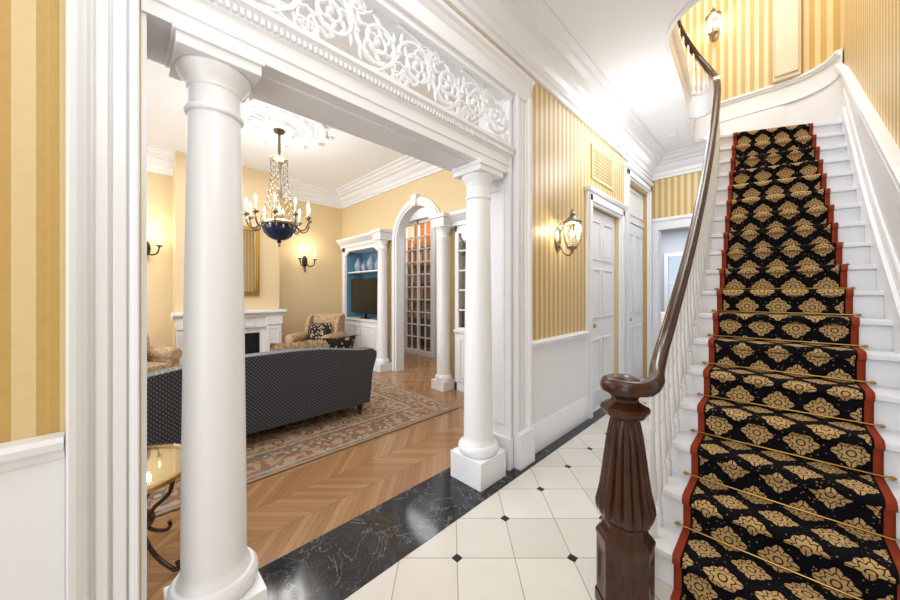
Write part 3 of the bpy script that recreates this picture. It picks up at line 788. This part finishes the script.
for i in range(10):
    a=2*pi*i/10+.2; ca,sa=math.cos(a),math.sin(a)
    p=catmull([(mx+r*ca,my+r*sa,zz) for r,zz in ((.2,2.3),(.27,2.22),(.34,2.24),(.37,2.32),(.37,2.36))],6); b.tube(p,.010,DGOLD,6)
    c_=(mx+.37*ca,my+.37*sa,2.36)
    b.lathe([(.012,0),(.04,.012),(.045,.03),(.018,.024),(.016,.05)],c_,AGED,12)
    b.lathe([(.014,.03),(.014,.14),(.001,.14)],c_,CREAM,8); b.lathe([(.005,.14),(.017,.17),(.012,.2),(.001,.225)],c_,BULB,8)
    st=catmull([(mx+.105*ca,my+.105*sa,3.14),(mx+.1*ca,my+.1*sa,2.9),(mx+.14*ca,my+.14*sa,2.6),(mx+.22*ca,my+.22*sa,2.31)],7)
    b.tube(st,.0035,DGOLD,4)
    for q in st[1::2]: b.ball(q,.009,CRYS,6)
    b.ball((mx+.37*ca,my+.37*sa,2.32),.014,CRYS,6,1.8)
    a2=a+pi/10; b.ball((mx+.235*math.cos(a2),my+.235*math.sin(a2),2.24),.014,CRYS,8,1.8)
b.done()
l=bpy.data.lights.new('chandelier_bulbs','POINT'); l.energy=46; l.color=(1,.97,.93); l.shadow_soft_size=.3
o=bpy.data.objects.new('chandelier_lamp',l); o.location=(mx,my,2.7); S.collection.objects.link(o)
b=B('area_rug'); b.box(-6.0,-2.74,-1.0,2.9,0.001,.014,RUG); b.done(bevel=.003)
b=B('sofa'); y0,y1=-.15,2.08; xs0=-3.32; zb=.145
pts=[(y0+.06,zb),(y1-.06,zb),(y1-.02,.5),(y1+.03,.66),(y1+.03,.72),(y1-.03,.76),(y1-.14,.755),(y1-.3,.775),(y1-.6,.82),(y1-.9,.835),(y0+.9,.835),(y0+.6,.82),(y0+.3,.775),(y0+.14,.755),(y0+.03,.76),(y0-.03,.72),(y0-.03,.66),(y0+.02,.5)]
b.prism(pts,'x',xs0-.17,xs0,SOFA)
b.box(xs0-.88,xs0-.1,y0+.08,y1-.08,zb,.34,SOFA)
for s_,yy in ((1,y1-.09),(-1,y0+.09)):
    b.box(xs0-.88,xs0-.1,yy-.09,yy+.09,zb,.6,SOFA)
    b.lathe([(.001,-.9),(.09,-.9),(.105,-.88),(.105,-.1),(.09,-.06),(.001,-.06)],(xs0,yy+.01*s_,.61),SOFA,20,'x')
w=(y1-y0-.36)/3
for i in range(3): b.box(xs0-.86,xs0-.2,y0+.18+w*i+.005,y0+.18+w*(i+1)-.005,.345,.48,SOFA)
for x in (xs0-.8,xs0-.07):
    for y in (y0+.15,y1-.15): b.lathe([(.014,.014),(.02,.03),(.014,.045),(.022,.07),(.032,.11),(.034,.15)],(x,y,0),DWOOD,12)
b.done(bevel=.03,seg=3)
for (y,t,m_) in ((1.55,.3,CHF),(1.78,.45,PILF),(1.25,.2,CHF)):
    b=B('throw_pillow'); b.pillow((xs0-.33,y,.70),.42,.42,.16,m_,.1*t,.35); b.done(smooth=60)
armchair(-5.95,2.52,-.9,CHF,PILF,.014); armchair(-5.75,.05,.5,CHF,PILF,.014)
b=B('floor_speaker'); b.box(-6.78,-6.6,2.95,3.13,.0,.03,BLACK); b.box(-6.77,-6.61,2.96,3.12,.03,.82,BLACK); b.lathe([(.001,0),(.05,0),(.06,.008),(.04,.01)],(-6.61,3.04,.6),IRON,16,'x'); b.lathe([(.001,0),(.05,0),(.06,.008),(.04,.01)],(-6.61,3.04,.4),IRON,16,'x'); b.done(bevel=.006)
b=B('glass_side_table'); tx,ty=-2.33,-.01; tz=.50
b.lathe([(.001,tz),(.30,tz),(.305,tz+.006),(.30,tz+.012),(.001,tz+.012)],(tx,ty,0),GLOBE,40)
b.lathe([(.285,tz-.02),(.305,tz-.02),(.305,tz-.001),(.285,tz-.001),(.285,tz-.02)],(tx,ty,0),GOLD,40)
b.lathe([(.001,tz-.022),(.285,tz-.022),(.285,tz-.014),(.001,tz-.014)],(tx,ty,0),plain('gilt_tray',srgb(172,160,130),.5,.1),40)
for i in range(4):
    a=pi/4+i*pi/2-.0; ca,sa=math.cos(a),math.sin(a)
    b.tube(catmull([(tx+r*ca,ty+r*sa,zz) for r,zz in ((.27,tz-.02),(.25,.40),(.17,.32),(.12,.22),(.17,.1),(.27,.02),(.30,.03),(.29,.06))],6),.010,DWOOD,8)
b.lathe([(.12,.215),(.135,.215),(.135,.23),(.12,.23),(.12,.215)],(tx,ty,0),DWOOD,24)
b.done()
# ------------------------------------------------------------------ hall sconces
def lantern(name,x,y,z,dx,dy,e):
    b=B(name); b.M=Matrix.Translation((x,y,z))@Matrix.Rotation(math.atan2(dy,dx),4,'Z')
    b.lathe([(.001,0),(.055,0),(.06,.012),(.04,.022),(.015,.03),(.001,.03)],(0,0,-.06),SILV,20,'x',sy=2.0)
    b.tube(catmull([(.02,0,-.1),(.07,0,-.2),(.13,0,-.22),(.15,0,-.17)],6),.009,SILV,8)
    b.tube(catmull([(.02,0,-.02),(.05,.0,.05),(.03,0,.1),(.02,0,.06)],6),.007,SILV,8)
    c_=(.15,0,0)
    b.lathe([(.001,-.21),(.015,-.2),(.01,-.18),(.03,-.17),(.05,-.155),(.052,-.145),(.001,-.145)],c_,SILV,16)
    b.lathe([(.048,-.145),(.07,-.1),(.083,-.03),(.085,.04),(.078,.08)],c_,GLOBE,6)
    for i in range(6):
        a=i*pi/3; b.tube([(c_[0]+r*math.cos(a),r*math.sin(a),zz) for r,zz in ((.05,-.145),(.072,-.1),(.085,-.03),(.087,.04),(.08,.08))],.005,SILV,5)
    b.lathe([(.08,.075),(.09,.08),(.09,.09),(.06,.11),(.03,.14),(.02,.15),(.03,.165),(.02,.18),(.01,.19),(.012,.205),(.001,.22)],c_,SILV,12)
    for q in (-.022,.022):
        b.lathe([(.009,-.14),(.009,-.05),(.001,-.05)],(c_[0],q,0),CREAM,8); b.lathe([(.005,-.05),(.013,-.03),(.009,0),(.001,.02)],(c_[0],q,0),BULB,8)
    b.done()
    l=bpy.data.lights.new(name+'_bulb','POINT'); l.energy=e; l.color=(1,.92,.8); l.shadow_soft_size=.04
    o=bpy.data.objects.new(name+'_lamp',l); o.location=(x+dx*.15,y+dy*.15,z+.04); S.collection.objects.link(o)
lantern('wall_lantern_sconce',XW,3.0,1.98,1,0,6)
lantern('wall_lantern_sconce',-.63,5.9,5.12,0,-1,6)
b=B('smoke_detector'); b.lathe([(.001,H-.035),(.05,H-.035),(.065,H-.025),(.065,H-.001)],(-1.05,5.4,0),WHITE,20); b.done()
# ------------------------------------------------------------------ lights
def area(name,loc,rot,sx,sy,e,col=(.92,.96,1)):
    l=bpy.data.lights.new(name,'AREA'); l.shape='RECTANGLE'; l.size=sx; l.size_y=sy; l.energy=e; l.color=col
    o=bpy.data.objects.new(name,l); o.location=loc; o.rotation_euler=rot; S.collection.objects.link(o); return o
def point(name,loc,e,r=.3,col=(.95,.97,1)):
    l=bpy.data.lights.new(name,'POINT'); l.energy=e; l.color=col; l.shadow_soft_size=r
    o=bpy.data.objects.new(name,l); o.location=loc; S.collection.objects.link(o)
area('hall_ceiling_fill',(-.5,.6,3.5),(0,0,0),1.4,2.2,20)  # added overhead area lamp for the hall, no fixture modelled
area('hall_far_light',(-1.05,4.6,3.5),(0,0,0),.5,2.4,18)
area('stairwell_light',(-.4,3.6,6.5),(0,0,0),1.6,3.5,92)
area('front_door_fill',(0,-1.9,1.6),(math.radians(90),0,math.radians(8)),1.5,2.4,32)  # area lamp added behind the camera in place of daylight through the doorway
point('hall_fill_lamp',(-.2,.1,2.5),21)  # unseen point lamp added to brighten the hall ceiling; nothing hangs here
point('hall_second_fill_lamp',(-.95,3.9,2.9),17,.2)  # another added point lamp, lifts the far hall; no pendant modelled
point('stair_fill_lamp',(-.25,4.0,5.4),44)  # point lamp added to fill the upper stairwell, without a fixture
area('living_ceiling_fill',(-4.3,.6,3.5),(0,0,0),3.5,3.5,62)  # broad fill lamp added under the living room ceiling, not a fitting
area('living_window_fill',(-4.3,-3.0,1.8),(math.radians(90),0,0),3.6,2.6,130,(.84,.92,1))  # added area lamp stands in for daylight from unseen front windows
area('passage_light',(-4.6,4.35,3.5),(0,0,0),2.5,.6,26)
area('study_light',(-5.8,5.1,3.4),(0,0,0),1.5,.3,45,(1,.88,.68))
area('back_room_light',(-1.3,8,2.9),(0,0,0),2,2,60)
W=bpy.data.worlds.new('sky'); S.world=W; W.use_nodes=True
W.node_tree.nodes['Background'].inputs[0].default_value=(.85,.92,1,1); W.node_tree.nodes['Background'].inputs[1].default_value=1.0
# ------------------------------------------------------------------ camera
cam=bpy.data.cameras.new('camera'); cam.lens=36*328/900; cam.sensor_width=36; cam.shift_y=-7/900; cam.clip_start=.05
co=bpy.data.objects.new('camera',cam); co.location=(0,0,1.4); co.rotation_euler=(math.radians(90),0,math.radians(45)); S.collection.objects.link(co); S.camera=co
